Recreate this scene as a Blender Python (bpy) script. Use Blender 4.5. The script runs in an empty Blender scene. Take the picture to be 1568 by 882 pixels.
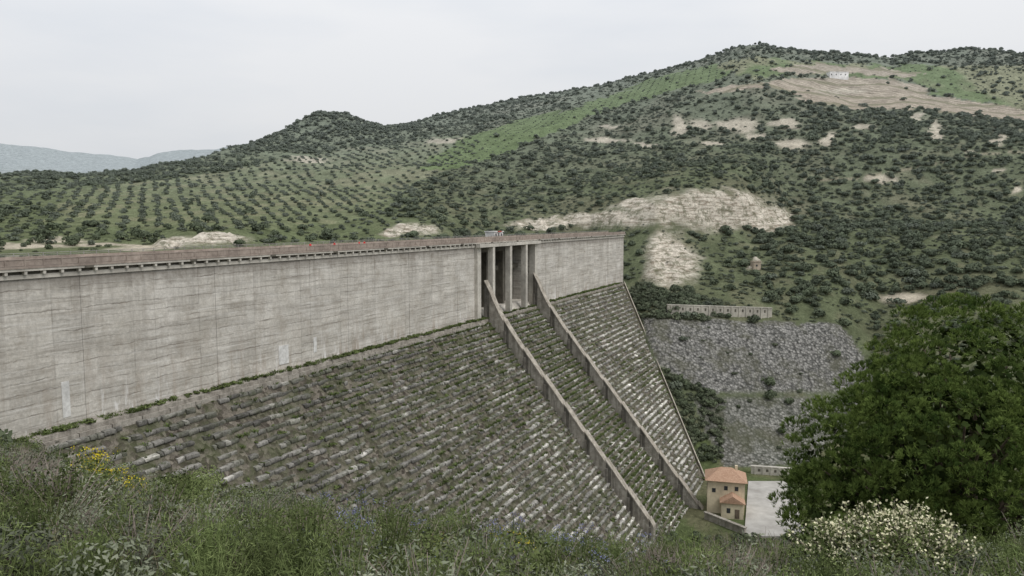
import bpy, math, random
import numpy as np
from mathutils import Vector
rng=np.random.default_rng(7); random.seed(7)
SC=bpy.context.scene
F=1140.0; CX=784.0; CY=441.0
PT=math.atan((441-338)/F); cp,sp=math.cos(PT),math.sin(PT)
# ---------------------------------------------------------------- survey helpers
def slope_of(v):
    b=(CY-v)/F
    return (b*cp-sp)/(cp+b*sp)
def P(u,v,Y):
    b=(CY-v)/F; w=cp+b*sp
    return np.array([(u-CX)/F/w*Y, Y, slope_of(v)*Y])
def proj(X,Y,Z):
    d=np.maximum(Y*cp-Z*sp,0.5)
    return CX+F*X/d, CY-F*(Y*sp+Z*cp)/d
_tab=rng.random((256,256))
def vn(x,y):
    xi=np.floor(x).astype(np.int64); yi=np.floor(y).astype(np.int64)
    fx=x-xi; fy=y-yi; fx=fx*fx*(3-2*fx); fy=fy*fy*(3-2*fy)
    a=_tab[xi&255,yi&255]; b=_tab[(xi+1)&255,yi&255]; c=_tab[xi&255,(yi+1)&255]; d=_tab[(xi+1)&255,(yi+1)&255]
    return (a*(1-fx)+b*fx)*(1-fy)+(c*(1-fx)+d*fx)*fy
def fbm(x,y,o=4):
    s=0;a=.5;t=0
    for i in range(o):
        s=s+a*vn(x+17.3*i,y+9.1*i); t+=a; x=x*2.03; y=y*2.03; a*=.5
    return s/t*2-1
def sstep(x,a,b):
    t=np.clip((x-a)/(b-a),0,1); return t*t*(3-2*t)
# ---------------------------------------------------------------- terrain definition
LAY=[
 [(-1500,0,-1.7),(3000,0,-1.7)],
 [(-1500,12,-2.6),(-500,12,-3.6),(0,12,-4.4),(150,12,-4.85),(300,12,-5.1),(500,12,-5.4),(800,12,-5.9),(1000,12,-6.1),(1120,12,-6.2),(1200,12,-6.2),(1568,12,-6.0),(3000,12,-4.6)],
 [(-1500,50,-5),(-500,55,-12),(0,60,-20),(150,60,-24),(300,60,-28),(500,60,-32),(800,60,-37),(1200,60,-37),(1568,60,-31),(3000,60,-20)],
 [(-1500,80,-6),(-500,100,-12),(0,117,-35.5),(60,115,-39),(150,115,-46),(300,115,-58),(600,120,-68),(900,120,-76),(1200,120,-76),(1568,120,-62),(3000,120,-35)],
 [(-1500,150,-14),(-500,150,-20),(0,150,-45),(300,150,-72),(600,180,-90),(900,220,-106),(1080,235,-108),(1250,235,-108),(1320,225,-107),(1450,200,-102),(1568,170,-88),(3000,170,-50)],
 [(-1500,200,-20),(0,190,-60),(300,220,-90),(600,270,-98),(960,300,-109),(1080,310,-108),(1250,312,-108),(1320,318,-106),(1450,325,-97),(1568,325,-86),(3000,325,-50)],
 [(-1500,220,-22),(0,220,-60),(300,250,-80),(600,290,-90),(900,330,-100),(960,340,-88),(1000,346,600),(1080,350,602),(1300,366,608),(1345,366,590),(1450,372,545),(1568,375,515),(3000,375,420)],
 [(-1500,240,-24),(0,245,-50),(300,275,-70),(600,305,-80),(740,320,-82),(900,380,-74),(960,385,-60),(1000,385,486),(1080,392,488),(1280,400,496),(1345,402,520),(1450,415,468),(1568,425,440),(3000,430,380)],
 [(-1500,260,400),(0,300,393),(300,340,387),(500,400,381),(740,480,372),(900,520,364),(950,500,362),(1000,490,356),(1210,545,349),(1400,545,350),(1568,530,352),(3000,530,350)],
 [(-1500,290,380),(0,325,383),(230,350,378),(280,355,364),(360,370,362),(400,375,376),(500,425,373),(600,470,352),(670,490,350),(740,510,362),(850,545,334),(1000,506,312),(1060,518,293),(1130,535,298),(1210,570,342),(1400,570,345),(1568,560,346),(3000,560,340)],
 [(-1500,420,310),(0,480,325),(150,500,320),(300,540,318),(600,640,292),(900,720,250),(1160,740,215),(1400,700,218),(1568,690,228),(3000,690,220)],
 [(-1500,560,290),(0,650,290),(200,720,282),(380,820,250),(500,900,228),(700,930,205),(900,930,168),(1060,890,142),(1160,850,132),(1300,850,160),(1400,850,166),(1500,840,180),(1568,820,192),(3000,820,190)],
 [(-1500,700,262),(-300,750,262),(0,800,272),(60,800,270),(130,820,273),(200,850,266),(240,880,257),(300,930,246),(370,1000,230),(420,1020,206),(485,1060,177),(525,1060,179),(560,1080,194),(590,1100,201),(640,1140,194),(700,1180,177),(760,1200,164),(840,1220,150),(900,1220,138),(960,1220,128),(1030,1180,111),(1090,1150,94),(1130,1120,81),(1160,1110,77),(1200,1110,84),(1260,1120,87),(1340,1120,92),(1365,1120,96),(1400,1120,89),(1440,1120,86),(1480,1120,81),(1520,1120,82),(1568,1120,89),(1800,1120,110),(3000,1120,130)],
 [(-1500,1100,330),(0,1300,318),(370,1500,300),(500,1500,290),(800,1600,250),(1160,1500,200),(1568,1500,200),(3000,1500,200)],
 [(-1500,3600,235),(-400,3600,220),(0,3600,226),(50,3600,229),(130,3700,240),(170,3700,244),(210,3600,250),(240,3400,241),(300,3300,235),(330,3300,233),(370,3300,226),(440,3300,220),(600,3300,240),(1200,3300,250),(3000,3300,250)],
 [(-1500,7000,330),(3000,7000,330)],
]
LT=[]
for L in LAY:
    tx=[];yy=[];zz=[]
    for (u,Y,v) in L:
        if v<0:
            z=v; m=z/max(Y,1e-3); b=math.tan(max(math.atan(m),-0.5)+PT)
        else:
            m=slope_of(v); z=m*Y; b=(CY-v)/F
        tx.append((u-CX)/F/(cp+b*sp)); yy.append(Y); zz.append(z)
    LT.append((np.array(tx),np.array(yy,float),np.array(zz)))
def H(X,Y):
    X=np.asarray(X,float); Y=np.asarray(Y,float); sh=X.shape
    X=X.ravel();Y=Y.ravel()
    wob=0.012*fbm(X*.01+5,Y*.01,3)*sstep(Y,430,600)
    t=np.clip(X/np.maximum(Y,6.0)+wob,-1.9,1.9)
    YY=np.array([np.interp(t,a,b) for a,b,c in LT]); ZZ=np.array([np.interp(t,a,c) for a,b,c in LT])
    n=len(LT); d=(ZZ[1:]-ZZ[:-1])/(YY[1:]-YY[:-1])
    m=np.zeros_like(ZZ); m[0]=d[0]; m[-1]=d[-1]
    pr=d[1:]*d[:-1]; m[1:-1]=np.where(pr>0,2*pr/np.where(np.abs(d[1:]+d[:-1])<1e-9,1,(d[1:]+d[:-1])),0)
    Yc=np.clip(Y,0,6999); z=np.zeros_like(Yc)
    for k in range(n-1):
        s=(Yc>=YY[k])&(Yc<YY[k+1])
        if not s.any(): continue
        h=(YY[k+1]-YY[k])[s]; q=(Yc[s]-YY[k][s])/h
        z[s]=(2*q**3-3*q**2+1)*ZZ[k][s]+(q**3-2*q**2+q)*h*m[k][s]+(-2*q**3+3*q**2)*ZZ[k+1][s]+(q**3-q**2)*h*m[k+1][s]
    z=np.where(Y<0,-1.7-0.1*Y,z)
    a=sstep(Y,520,760)*7*(1-.5*sstep(Y,950,1100))
    z=z+a*(1-2*np.abs(fbm(X/130,Y/130,3)))*1.0-a*.3
    z=z+sstep(Y,430,600)*1.6*fbm(X/22,Y/22,3)
    z=z+sstep(Y,320,400)*.9*fbm(X/9,Y/9,3)
    z=z+sstep(Y,1800,3000)*30*fbm(X/500,Y/500,4)
    z=z+(1-sstep(Y,8,40))*.12*fbm(X/1.3,Y/1.3,3)
    return z.reshape(sh)
def hit(u,v,y0=240,y1=1500):
    Ys=np.linspace(y0,y1,2500); b=(CY-v)/F
    Xs=(u-CX)/F/(cp+b*sp)*Ys; Zr=slope_of(v)*Ys
    h=H(Xs,Ys); i=np.argmax(h>=Zr)
    return np.array([Xs[i],Ys[i],h[i]])
def inpoly(u,v,poly):
    r=np.zeros(u.shape,bool); n=len(poly)
    for i in range(n):
        x1,y1=poly[i]; x2,y2=poly[(i+1)%n]
        if y1==y2: continue
        c=((y1>v)!=(y2>v))&(u<(x2-x1)*(v-y1)/(y2-y1)+x1); r^=c
    return r
TANF=[(1160,126),(1240,119),(1330,118),(1400,126),(1440,150),(1600,172),(1600,192),(1500,178),(1400,166),(1300,166),(1235,158),(1200,140)]
TAN2=[(1060,142),(1110,132),(1170,128),(1170,136),(1100,142)]
TAN3=[(1180,104),(1260,98),(1340,104),(1420,112),(1390,118),(1300,112),(1200,112)]
GRASS=[(640,262),(700,215),(800,182),(900,160),(1000,120),(1080,100),(1150,96),(1110,118),(990,150),(900,178),(830,212),(760,240),(690,262)]
GRASS2=[(1100,100),(1150,88),(1340,100),(1568,100),(1700,110),(1700,180),(1568,168),(1440,146),(1400,122),(1240,114),(1150,120)]
ORCH=[(60,345),(120,290),(250,275),(450,245),(560,225),(700,205),(740,215),(690,262),(600,300),(520,345),(300,350)]
BARE=[(1040,192,14,14),(1075,190,14,9),(1128,192,34,12),(1205,190,22,7),(1210,222,26,10),(1270,212,9,14),(935,193,18,4),(935,216,36,3),(985,222,18,3),(1435,200,9,16),(1405,178,10,5),(470,246,30,5),(680,215,26,3),(1350,275,28,5),(1560,290,8,6),(1390,458,45,9),(1360,486,12,9),(1060,320,20,4),(1530,262,10,4),(1290,140,40,4),(90,368,50,4),(40,378,70,5),(230,378,50,4),(150,376,50,3),(1480,232,12,4),(1320,196,16,4),(1160,208,18,5),(1095,222,14,4),(1530,215,9,8)]
ROCK=[(1080,322,98,28),(1170,335,45,16),(930,338,80,11),(840,345,60,8),(1028,400,40,40),(640,352,36,9),(315,368,60,9),(600,358,20,5),(1156,405,8,6),(265,374,24,6),(1100,310,70,16),(1000,318,60,9)]
def ell(u,v,L,soft=.35):
    r=np.zeros(u.shape)
    for (a,b,c,d) in L:
        q=np.sqrt(((u-a)/c)**2+((v-b)/d)**2); r=np.maximum(r,1-sstep(q,1-soft,1+soft))
    return r
ds=np.array([.4194,.9078]); O=np.array([-78.4,114.0])
def regions(X,Y,Z):
    u,v=proj(X,Y,Z)
    n1=fbm(X/14,Y/14,3); n2=fbm(X/14+40,Y/14+9,3); n3=fbm(X/55,Y/55,4)
    up=u+n1*16; vp=v+n2*6
    beh=((X-O[0])*ds[1]-(Y-O[1])*ds[0])<-12
    far=(Y>430)|beh
    vis=Y<1400
    d={}
    d['u']=u; d['v']=v; d['n1']=n1;d['n3']=n3
    d['tan']=(inpoly(up,vp,TANF)|inpoly(up,vp,TAN2)|inpoly(up,vp,TAN3))&far&vis
    d['g2']=inpoly(up,vp,GRASS2)&far&vis
    d['grass']=(inpoly(up,vp,GRASS)|d['g2'])&far&vis&~d['tan']
    d['orch']=inpoly(up,vp,ORCH)&far&vis
    d['bare']=ell(u+n1*14,v+n2*7,BARE)*far*vis
    d['rock']=ell(u+n1*18,v+n2*np.where(u<700,4,10),ROCK)*((Y>395)|beh)*vis
    W1=[(985,486),(1285,496),(1340,575),(1320,606),(1090,604),(1000,560)]
    W2=[(1060,606),(1320,606),(1300,660),(1230,716),(1110,712),(1075,650)]
    d['stone']=(inpoly(u+n1*8,v+n2*5,W1)&(Y>335)&(Y<412)).astype(float)
    d['stone2']=(inpoly(u+n1*8,v+n2*5,W2)&(Y>300)&(Y<400)).astype(float)
    d['gap']=np.clip(1-np.abs(v-605-n2*3)/7,0,1)*(Y<400)*(u>980)
    return d
# ---------------------------------------------------------------- mesh helpers
def coll(o,parent=None,link=True):
    if link: SC.collection.objects.link(o)
    if parent: o.parent=parent
    return o
def quads(name,V,Q,mats=(),mi=None,col=None,smooth=False,parent=None,link=True):
    V=np.asarray(V,np.float32).reshape(-1,3); Q=np.asarray(Q,np.int32).reshape(-1,4)
    me=bpy.data.meshes.new(name); me.vertices.add(len(V)); me.vertices.foreach_set('co',V.ravel())
    me.loops.add(Q.size); me.loops.foreach_set('vertex_index',Q.ravel())
    me.polygons.add(len(Q)); me.polygons.foreach_set('loop_start',np.arange(len(Q),dtype=np.int32)*4)
    for m in mats: me.materials.append(m)
    if mi is not None: me.polygons.foreach_set('material_index',np.asarray(mi,np.int32))
    me.update(calc_edges=True)
    me.polygons.foreach_set('use_smooth',np.full(len(Q),smooth,bool))
    if col is not None:
        a=me.color_attributes.new('Col','FLOAT_COLOR','POINT'); c=np.ones((len(V),4),np.float32); c[:,:col.shape[1]]=col; a.data.foreach_set('color',c.ravel())
    o=bpy.data.objects.new(name,me); return coll(o,parent,link)
class MB:
    def __init__(s): s.V=[];s.Q=[];s.M=[];s.C=[];s.n=0
    def add(s,V,Q,m=0,c=(1,1,1)):
        V=np.asarray(V,float).reshape(-1,3);Q=np.asarray(Q,int).reshape(-1,4)
        s.V.append(V);s.Q.append(Q+s.n);s.M+= [m]*len(Q);s.C.append(np.tile(np.array(c,float),(len(V),1)));s.n+=len(V)
    def box(s,x0,x1,y0,y1,z0,z1,m=0,c=(1,1,1)):
        V=[(x0,y0,z0),(x1,y0,z0),(x1,y1,z0),(x0,y1,z0),(x0,y0,z1),(x1,y0,z1),(x1,y1,z1),(x0,y1,z1)]
        s.add(V,[(0,3,2,1),(4,5,6,7),(0,1,5,4),(1,2,6,5),(2,3,7,6),(3,0,4,7)],m,c)
    def hexa(s,V,m=0,c=(1,1,1)):
        s.add(V,[(0,3,2,1),(4,5,6,7),(0,1,5,4),(1,2,6,5),(2,3,7,6),(3,0,4,7)],m,c)
    def tube(s,pts,rad,k=7,m=0):
        pts=[Vector(p) for p in pts]; V=[];Q=[]
        for i,p in enumerate(pts):
            d=(pts[min(i+1,len(pts)-1)]-pts[max(i-1,0)]).normalized()
            a=d.orthogonal().normalized() if abs(d.z)>.9 else d.cross(Vector((0,0,1))).normalized(); b=d.cross(a)
            for j in range(k):
                t=2*math.pi*j/k; V.append(p+(a*math.cos(t)+b*math.sin(t))*rad[i])
        for i in range(len(pts)-1):
            for j in range(k):
                Q.append((i*k+j,i*k+(j+1)%k,(i+1)*k+(j+1)%k,(i+1)*k+j))
        s.add([tuple(v) for v in V],Q,m)
    def make(s,name,mats,parent=None,smooth=False,link=True,col=True):
        return quads(name,np.vstack(s.V),np.vstack(s.Q),mats,s.M,np.vstack(s.C) if col else None,smooth,parent,link)
def leaves(C,N,w,l,r=rng):
    n=len(C); N=N/np.maximum(np.linalg.norm(N,axis=1,keepdims=True),1e-6)
    R=r.normal(size=(n,3)); T=np.cross(N,R); T/=np.maximum(np.linalg.norm(T,axis=1,keepdims=True),1e-6); B=np.cross(N,T)
    w=np.broadcast_to(w,(n,))[:,None]/2; l=np.broadcast_to(l,(n,))[:,None]/2
    V=np.stack([C-T*l*1.0,C+B*w*1.0,C+T*l*1.0,C-B*w*1.0],1).reshape(-1,3)
    return V,np.arange(4*n).reshape(-1,4)
def sph(n,r=rng):
    a=r.normal(size=(n,3)); return a/np.linalg.norm(a,axis=1,keepdims=True)
def empty(name,loc=(0,0,0),rz=0):
    e=bpy.data.objects.new(name,None); e.location=loc; e.rotation_euler=(0,0,rz); SC.collection.objects.link(e); return e
# ---------------------------------------------------------------- material helpers
class G:
    def __init__(s,name,diffuse=False):
        s.m=bpy.data.materials.new(name); s.m.use_nodes=True; s.nt=s.m.node_tree; s.b=s.nt.nodes['Principled BSDF']; s.ci='Base Color'
        if diffuse:
            s.nt.nodes.remove(s.b); s.b=s.nt.nodes.new('ShaderNodeBsdfDiffuse'); s.ci='Color'
            s.nt.links.new(s.b.outputs[0],s.nt.nodes['Material Output'].inputs['Surface'])
        else:
            s.b.inputs['Roughness'].default_value=.85; s.b.inputs['Specular IOR Level'].default_value=.25
    def n(s,t): return s.nt.nodes.new(t)
    def L(s,a,b): s.nt.links.new(a,b)
    def setin(s,i,v):
        if isinstance(v,bpy.types.NodeSocket): s.L(v,i)
        elif isinstance(v,(tuple,list)) and len(v)==3 and i.type=='RGBA': i.default_value=(*v,1)
        else: i.default_value=v
    def obj(s): return s.n('ShaderNodeTexCoord').outputs['Object']
    def map(s,c,sc=(1,1,1),lo=(0,0,0)):
        m=s.n('ShaderNodeMapping'); s.L(c,m.inputs[0]); m.inputs['Scale'].default_value=sc; m.inputs['Location'].default_value=lo; return m.outputs[0]
    def noise(s,c,scale,det=4,ro=.6):
        m=s.n('ShaderNodeTexNoise'); s.L(c,m.inputs['Vector']); m.inputs['Scale'].default_value=scale; m.inputs['Detail'].default_value=det; m.inputs['Roughness'].default_value=ro; return m.outputs['Fac']
    def vor(s,c,scale,feat='F1',out='Distance'):
        m=s.n('ShaderNodeTexVoronoi'); m.feature=feat; s.L(c,m.inputs['Vector']); m.inputs['Scale'].default_value=scale; return m.outputs[out]
    def math(s,op,a,b=0.0,c=None):
        m=s.n('ShaderNodeMath'); m.operation=op; s.setin(m.inputs[0],a); s.setin(m.inputs[1],b)
        if c is not None: s.setin(m.inputs[2],c)
        return m.outputs[0]
    def rng(s,f,a,b,c=0.0,d=1.0):
        m=s.n('ShaderNodeMapRange'); s.setin(m.inputs[0],f)
        for i,v in zip((1,2,3,4),(a,b,c,d)): m.inputs[i].default_value=v
        return m.outputs[0]
    def mix(s,f,a,b,bl='MIX'):
        m=s.n('ShaderNodeMix'); m.data_type='RGBA'; m.blend_type=bl; s.setin(m.inputs[0],f); s.setin(m.inputs[6],a); s.setin(m.inputs[7],b); return m.outputs[2]
    def val(s,c,k):
        m=s.n('ShaderNodeVectorMath'); m.operation='SCALE'; s.setin(m.inputs[0],c); s.setin(m.inputs['Scale'],k); return m.outputs[0]
    def attr(s,n='Col'):
        a=s.n('ShaderNodeAttribute'); a.attribute_name=n; return a.outputs['Color']
    def sep(s,c):
        m=s.n('ShaderNodeSeparateXYZ'); s.L(c,m.inputs[0]); return m.outputs
    def rand(s): return s.n('ShaderNodeObjectInfo').outputs['Random']
    def col(s,c): s.setin(s.b.inputs[s.ci],c)
    def bump(s,h,st=.5,d=.1):
        m=s.n('ShaderNodeBump'); m.inputs['Strength'].default_value=st; m.inputs['Distance'].default_value=d; s.L(h,m.inputs['Height']); s.L(m.outputs[0],s.b.inputs['Normal'])
def m_noise(name,a,b,scale=1.0,bump=.3,bd=.05,attr=False):
    g=G(name); c=g.obj(); n=g.noise(c,scale,6,.65); n2=g.noise(c,scale*.15,4)
    f=g.rng(n,.3,.7); col=g.mix(f,a,b); col=g.val(col,g.rng(n2,.3,.7,.72,1.25))
    if attr: col=g.mix(1.0,col,g.attr(),'MULTIPLY')
    g.col(col); g.bump(n,bump,bd); return g.m
def m_leaf(name,a,b,cs=.8,dark=.55,far=False):
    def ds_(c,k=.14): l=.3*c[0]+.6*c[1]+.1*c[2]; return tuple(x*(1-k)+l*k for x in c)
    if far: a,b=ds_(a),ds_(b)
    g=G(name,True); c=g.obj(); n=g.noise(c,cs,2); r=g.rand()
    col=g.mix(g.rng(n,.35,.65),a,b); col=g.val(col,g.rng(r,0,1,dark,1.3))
    if far: # air haze put into the leaf colour, stronger with world Y
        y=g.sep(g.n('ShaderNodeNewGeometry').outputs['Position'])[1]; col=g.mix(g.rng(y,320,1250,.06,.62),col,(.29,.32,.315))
    g.col(col); return g.m
def wall_mat():
    g=G('dam_wall_concrete',True); c=g.obj(); x,y,z=g.sep(c)
    base=g.mix(g.rng(g.noise(c,.12,5,.65),.3,.7),(.47,.44,.39),(.68,.65,.60))
    fine=g.noise(c,1.6,5,.7); base=g.val(base,g.rng(fine,.25,.75,.75,1.2))
    wz=g.math('ADD',z,g.math('MULTIPLY',g.noise(g.map(c,(.16,.16,.05)),1,4,.7),1.5))
    px=g.math('FLOOR',g.math('DIVIDE',x,7.5)); pz=g.math('FLOOR',g.math('DIVIDE',wz,1.85))
    wn=g.n('ShaderNodeTexWhiteNoise'); cx=g.n('ShaderNodeCombineXYZ'); g.L(px,cx.inputs[0]); g.L(pz,cx.inputs[2]); g.L(cx.outputs[0],wn.inputs['Vector'])
    base=g.val(base,g.rng(wn.outputs['Value'],0,1,.88,1.08))
    fz=g.math('FRACT',g.math('DIVIDE',wz,1.85)); ln=g.math('SUBTRACT',1.0,g.rng(g.math('ABSOLUTE',g.math('SUBTRACT',fz,.5)),.0,.09))
    brk=g.rng(g.noise(g.map(c,(.12,.12,.5)),1,5,.75),.40,.62); ln=g.math('MULTIPLY',ln,brk)
    base=g.mix(g.math('MULTIPLY',ln,.85),base,(.14,.12,.10))
    fx=g.math('FRACT',g.math('DIVIDE',x,15.0)); vl=g.math('SUBTRACT',1.0,g.rng(g.math('ABSOLUTE',g.math('SUBTRACT',fx,.5)),.0,.014))
    vb=g.rng(g.noise(g.map(c,(.1,.1,.3)),1,4),.35,.6)
    base=g.mix(g.math('MULTIPLY',g.math('MULTIPLY',vl,vb),.5),base,(.15,.135,.115))
    hs=g.rng(g.noise(g.map(c,(.05,.05,1.0)),1,7,.75),.51,.64); base=g.mix(g.math('MULTIPLY',hs,.62),base,(.22,.195,.165))
    hs2=g.rng(g.noise(g.map(c,(.06,.06,2.0),(4,0,9)),1,5,.7),.54,.66); base=g.mix(g.math('MULTIPLY',hs2,.6),base,(.76,.74,.70))
    bl=g.rng(g.noise(c,.25,6,.8),.50,.62); base=g.mix(g.math('MULTIPLY',bl,.38),base,(.30,.26,.21))
    vs=g.rng(g.noise(g.map(c,(.45,.45,.03)),1,6,.75),.50,.68); top=g.rng(z,-28,-9,.15,1); base=g.mix(g.math('MULTIPLY',g.math('MULTIPLY',vs,top),.45),base,(.18,.155,.13))
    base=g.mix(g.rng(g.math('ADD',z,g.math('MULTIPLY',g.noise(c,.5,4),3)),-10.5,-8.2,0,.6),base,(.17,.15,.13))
    ef=g.rng(g.noise(g.map(c,(.30,.30,.05),(31,0,2)),1,5,.75),.57,.62); lowm=g.rng(g.math('ADD',z,g.math('MULTIPLY',g.noise(g.map(c,(.5,.5,.0)),1),8)),-30,-23,1,0)
    base=g.mix(g.math('MULTIPLY',g.math('MULTIPLY',ef,lowm),.85),base,(.80,.79,.77))
    rs=g.rng(g.noise(g.map(c,(.4,.4,.07),(3,0,7)),1,5,.7),.50,.66); base=g.mix(g.math('MULTIPLY',g.math('MULTIPLY',rs,g.rng(z,-35,-20,1,0)),.6),base,(.30,.23,.17))
    g.col(base); g.bump(g.math('SUBTRACT',fine,g.math('MULTIPLY',ln,.6)),.5,.12); return g.m
def rib_mat():
    g=G('weathered_concrete',True); c=g.obj(); n=g.noise(c,.5,5,.7)
    base=g.mix(g.rng(n,.3,.7),(.24,.215,.185),(.47,.44,.39)); base=g.val(base,g.rng(g.noise(c,3,4,.7),.3,.7,.75,1.2))
    vs=g.rng(g.noise(g.map(c,(.9,.9,.12)),1,5),.46,.64); base=g.mix(g.math('MULTIPLY',vs,.55),base,(.12,.11,.09)); base=g.mix(1.0,base,g.attr(),'MULTIPLY')
    g.col(base); g.bump(n,.5,.15); return g.m
def block_mat():
    g=G('ledge_blocks',True); c=g.obj(); n=g.noise(c,1.6,6,.8); base=g.val(g.attr(),g.rng(n,.28,.72,.35,1.65))
    moss=g.rng(g.noise(c,.15,6,.8),.46,.60); base=g.mix(g.math('MULTIPLY',moss,.5),base,(.09,.105,.05)); g.col(base); g.bump(n,1.0,.3); return g.m
def rubble_mat():
    g=G('rubble_slope',True); c=g.obj(); v=g.vor(c,1.1,out='Color'); x=g.sep(v)[0]; n=g.noise(c,.2,5,.75); n2=g.noise(c,4,4,.7)
    base=g.mix(g.rng(x,0,1),(.065,.056,.046),(.23,.205,.17)); base=g.val(base,g.rng(n2,.3,.7,.6,1.3))
    base=g.mix(g.rng(n,.42,.60,0,.6),base,(.075,.09,.042)); g.col(base); g.bump(g.vor(c,1.1),.9,.4); return g.m
def ground_mat():
    g=G('hillside_ground',True); c=g.obj(); a=g.attr(); mk=g.sep(g.attr('Mask'))
    n=g.noise(c,.08,5,.7); n2=g.noise(c,.6,5,.75); n3=g.noise(c,6,3,.7)
    base=g.val(a,g.rng(n,.3,.7,.7,1.3)); base=g.val(base,g.rng(n2,.28,.72,.6,1.4)); base=g.val(base,g.rng(n3,.3,.7,.8,1.2))
    v=g.n('ShaderNodeTexVoronoi'); g.L(c,v.inputs['Vector']); v.inputs['Scale'].default_value=.85
    vx=g.sep(v.outputs['Color'])[0]; st=g.mix(g.rng(vx,0,1),(.115,.115,.108),(.38,.37,.345)); st=g.val(st,g.rng(v.outputs['Distance'],.2,.9,1.1,.3)); st=g.mix(g.rng(g.noise(c,.07,4,.7),.47,.64,0,.6),st,(.10,.10,.065))
    base=g.mix(mk[0],base,st)
    rk=g.noise(g.map(c,(.10,.10,.7)),1,7,.8); rc=g.mix(g.rng(rk,.38,.56),(.24,.20,.15),(.74,.68,.58)); rc=g.val(rc,g.rng(g.noise(c,.5,5,.75),.3,.7,.65,1.2)); rc=g.mix(g.rng(g.noise(c,.16,6,.8),.50,.58,0,.7),rc,(.12,.125,.075))
    base=g.mix(mk[1],base,rc)
    x=g.math('SINE',g.math('ADD',g.math('MULTIPLY',g.sep(c)[1],1.1),g.math('MULTIPLY',g.sep(c)[0],.35)))
    x2=g.math('SINE',g.math('ADD',g.math('MULTIPLY',g.sep(c)[1],.21),g.math('MULTIPLY',g.noise(c,.02,3),9)))
    fu=g.val(base,g.rng(x,-1,1,.75,1.12)); fu=g.mix(g.rng(x2,.55,.9,0,.55),fu,(.15,.16,.10))
    base=g.mix(mk[2],base,fu)
    g.col(base); h=g.math('ADD',n2,g.math('MULTIPLY',n3,.3)); g.bump(h,.8,.9)
    return g.m
M_wall=wall_mat(); M_rib=rib_mat(); M_blk=block_mat(); M_rub=rubble_mat(); M_gr=ground_mat()
M_conc=m_noise('pale_concrete',(.42,.39,.34),(.60,.57,.51),.8)
M_par=m_noise('stained_parapet',(.25,.20,.17),(.41,.345,.295),1.2)
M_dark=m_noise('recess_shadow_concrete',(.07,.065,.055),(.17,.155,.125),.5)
M_asph=m_noise('road_surface',(.18,.15,.135),(.27,.235,.21),.8)
M_bark=m_noise('pine_bark',(.09,.07,.05),(.22,.17,.13),6,.8,.03)
M_twig=m_noise('dry_twig',(.19,.155,.13),(.34,.29,.25),8)
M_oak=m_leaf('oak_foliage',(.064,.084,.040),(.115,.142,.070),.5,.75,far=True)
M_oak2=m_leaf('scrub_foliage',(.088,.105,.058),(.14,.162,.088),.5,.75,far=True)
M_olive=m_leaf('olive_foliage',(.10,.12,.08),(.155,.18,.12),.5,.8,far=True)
M_pine=m_leaf('pine_needles',(.046,.075,.020),(.15,.20,.055),1.1,.9)
M_pin2=m_leaf('pine_shade_needles',(.022,.035,.011),(.05,.07,.022),1.1,.9)  # darker copy of the needles; crown-core shade is put into its colour
M_shr=m_leaf('shrub_leaves',(.095,.125,.045),(.18,.21,.09),2)
M_shr2=m_leaf('grey_shrub_leaves',(.155,.175,.12),(.26,.275,.20),2)
M_grs=m_leaf('grass_blades',(.10,.138,.048),(.20,.235,.10),1.5)
M_dry=m_leaf('dry_grass_blades',(.24,.22,.135),(.34,.31,.21),1.5)
M_yel=m_leaf('yellow_petals',(.55,.42,.02),(.6,.5,.05),3,.8)
M_blu=m_leaf('violet_petals',(.17,.18,.34),(.28,.28,.45),3,.8)
M_wht=m_leaf('cream_petals',(.56,.53,.34),(.70,.67,.48),3,.85)
# ---------------------------------------------------------------- terrain mesh
Ys=np.concatenate([np.arange(-8,20,.4),np.geomspace(20,240,60)[:-1],np.arange(240,640,1.9),np.arange(640,1300,3.2),np.geomspace(1300,7000,60)])
S=np.linspace(-1.45,1.35,860)
SS,YG=np.meshgrid(S,Ys); XG=SS*(YG+14)
ZG=H(XG,YG)
R=regions(XG,YG,ZG); u,v=R['u'],R['v']
ZG=ZG+R['rock']*(3.6*(1-2*np.abs(fbm(XG/13,YG/13,4)))-1.2)
def C3(c): return np.array(c)[None,None,:]
def lay(col,m,c):
    m=np.asarray(m,float)[...,None]; return col*(1-m)+C3(c)*m
col=np.ones(XG.shape+(3,))*C3((.115,.132,.076))
col=lay(col,sstep(R['n3'],-.1,.5)*.6,(.155,.148,.098))
col=lay(col,sstep(R['n1'],.1,.5)*.45,(.19,.18,.12))
leftm=sstep(-u,-760,-560)*(YG>290)*(YG<1400)
col=lay(col,leftm*.65,(.14,.165,.088))
col=lay(col,R['orch']*.75,(.17,.19,.11))
col=lay(col,R['orch']*sstep(R['n1'],-.1,.4)*.45,(.26,.24,.16))
col=lay(col,R['grass']*.85,(.135,.185,.08))
col=lay(col,R['g2']*sstep(R['n3'],-.1,.2)*.8,(.25,.245,.16))
col=lay(col,R['tan'],(.40,.33,.255))
col=lay(col,R['bare']*.85,(.52,.46,.37))
tr=np.abs(v-(262+18*np.sin(u/90.)-0.02*(u-1000)))
col=lay(col,(tr<1.3)*(YG>600)*(YG<900)*(u>1230)*.6,(.36,.31,.23))
near=1-sstep(YG,40,110)
col=lay(col,near,(.12,.125,.07)); col=lay(col,near*sstep(fbm(XG*.7,YG*.7),.1,.5),(.30,.25,.19))
val=(YG>180)*(YG<345)*(u>1000)*sstep(-ZG,92,100); col=lay(col,val*.8,(.095,.12,.05)); col=lay(col,val*sstep(R['n1'],-.1,.3)*.6,(.17,.155,.10))
vis=sstep(YG,400,1250)
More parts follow.
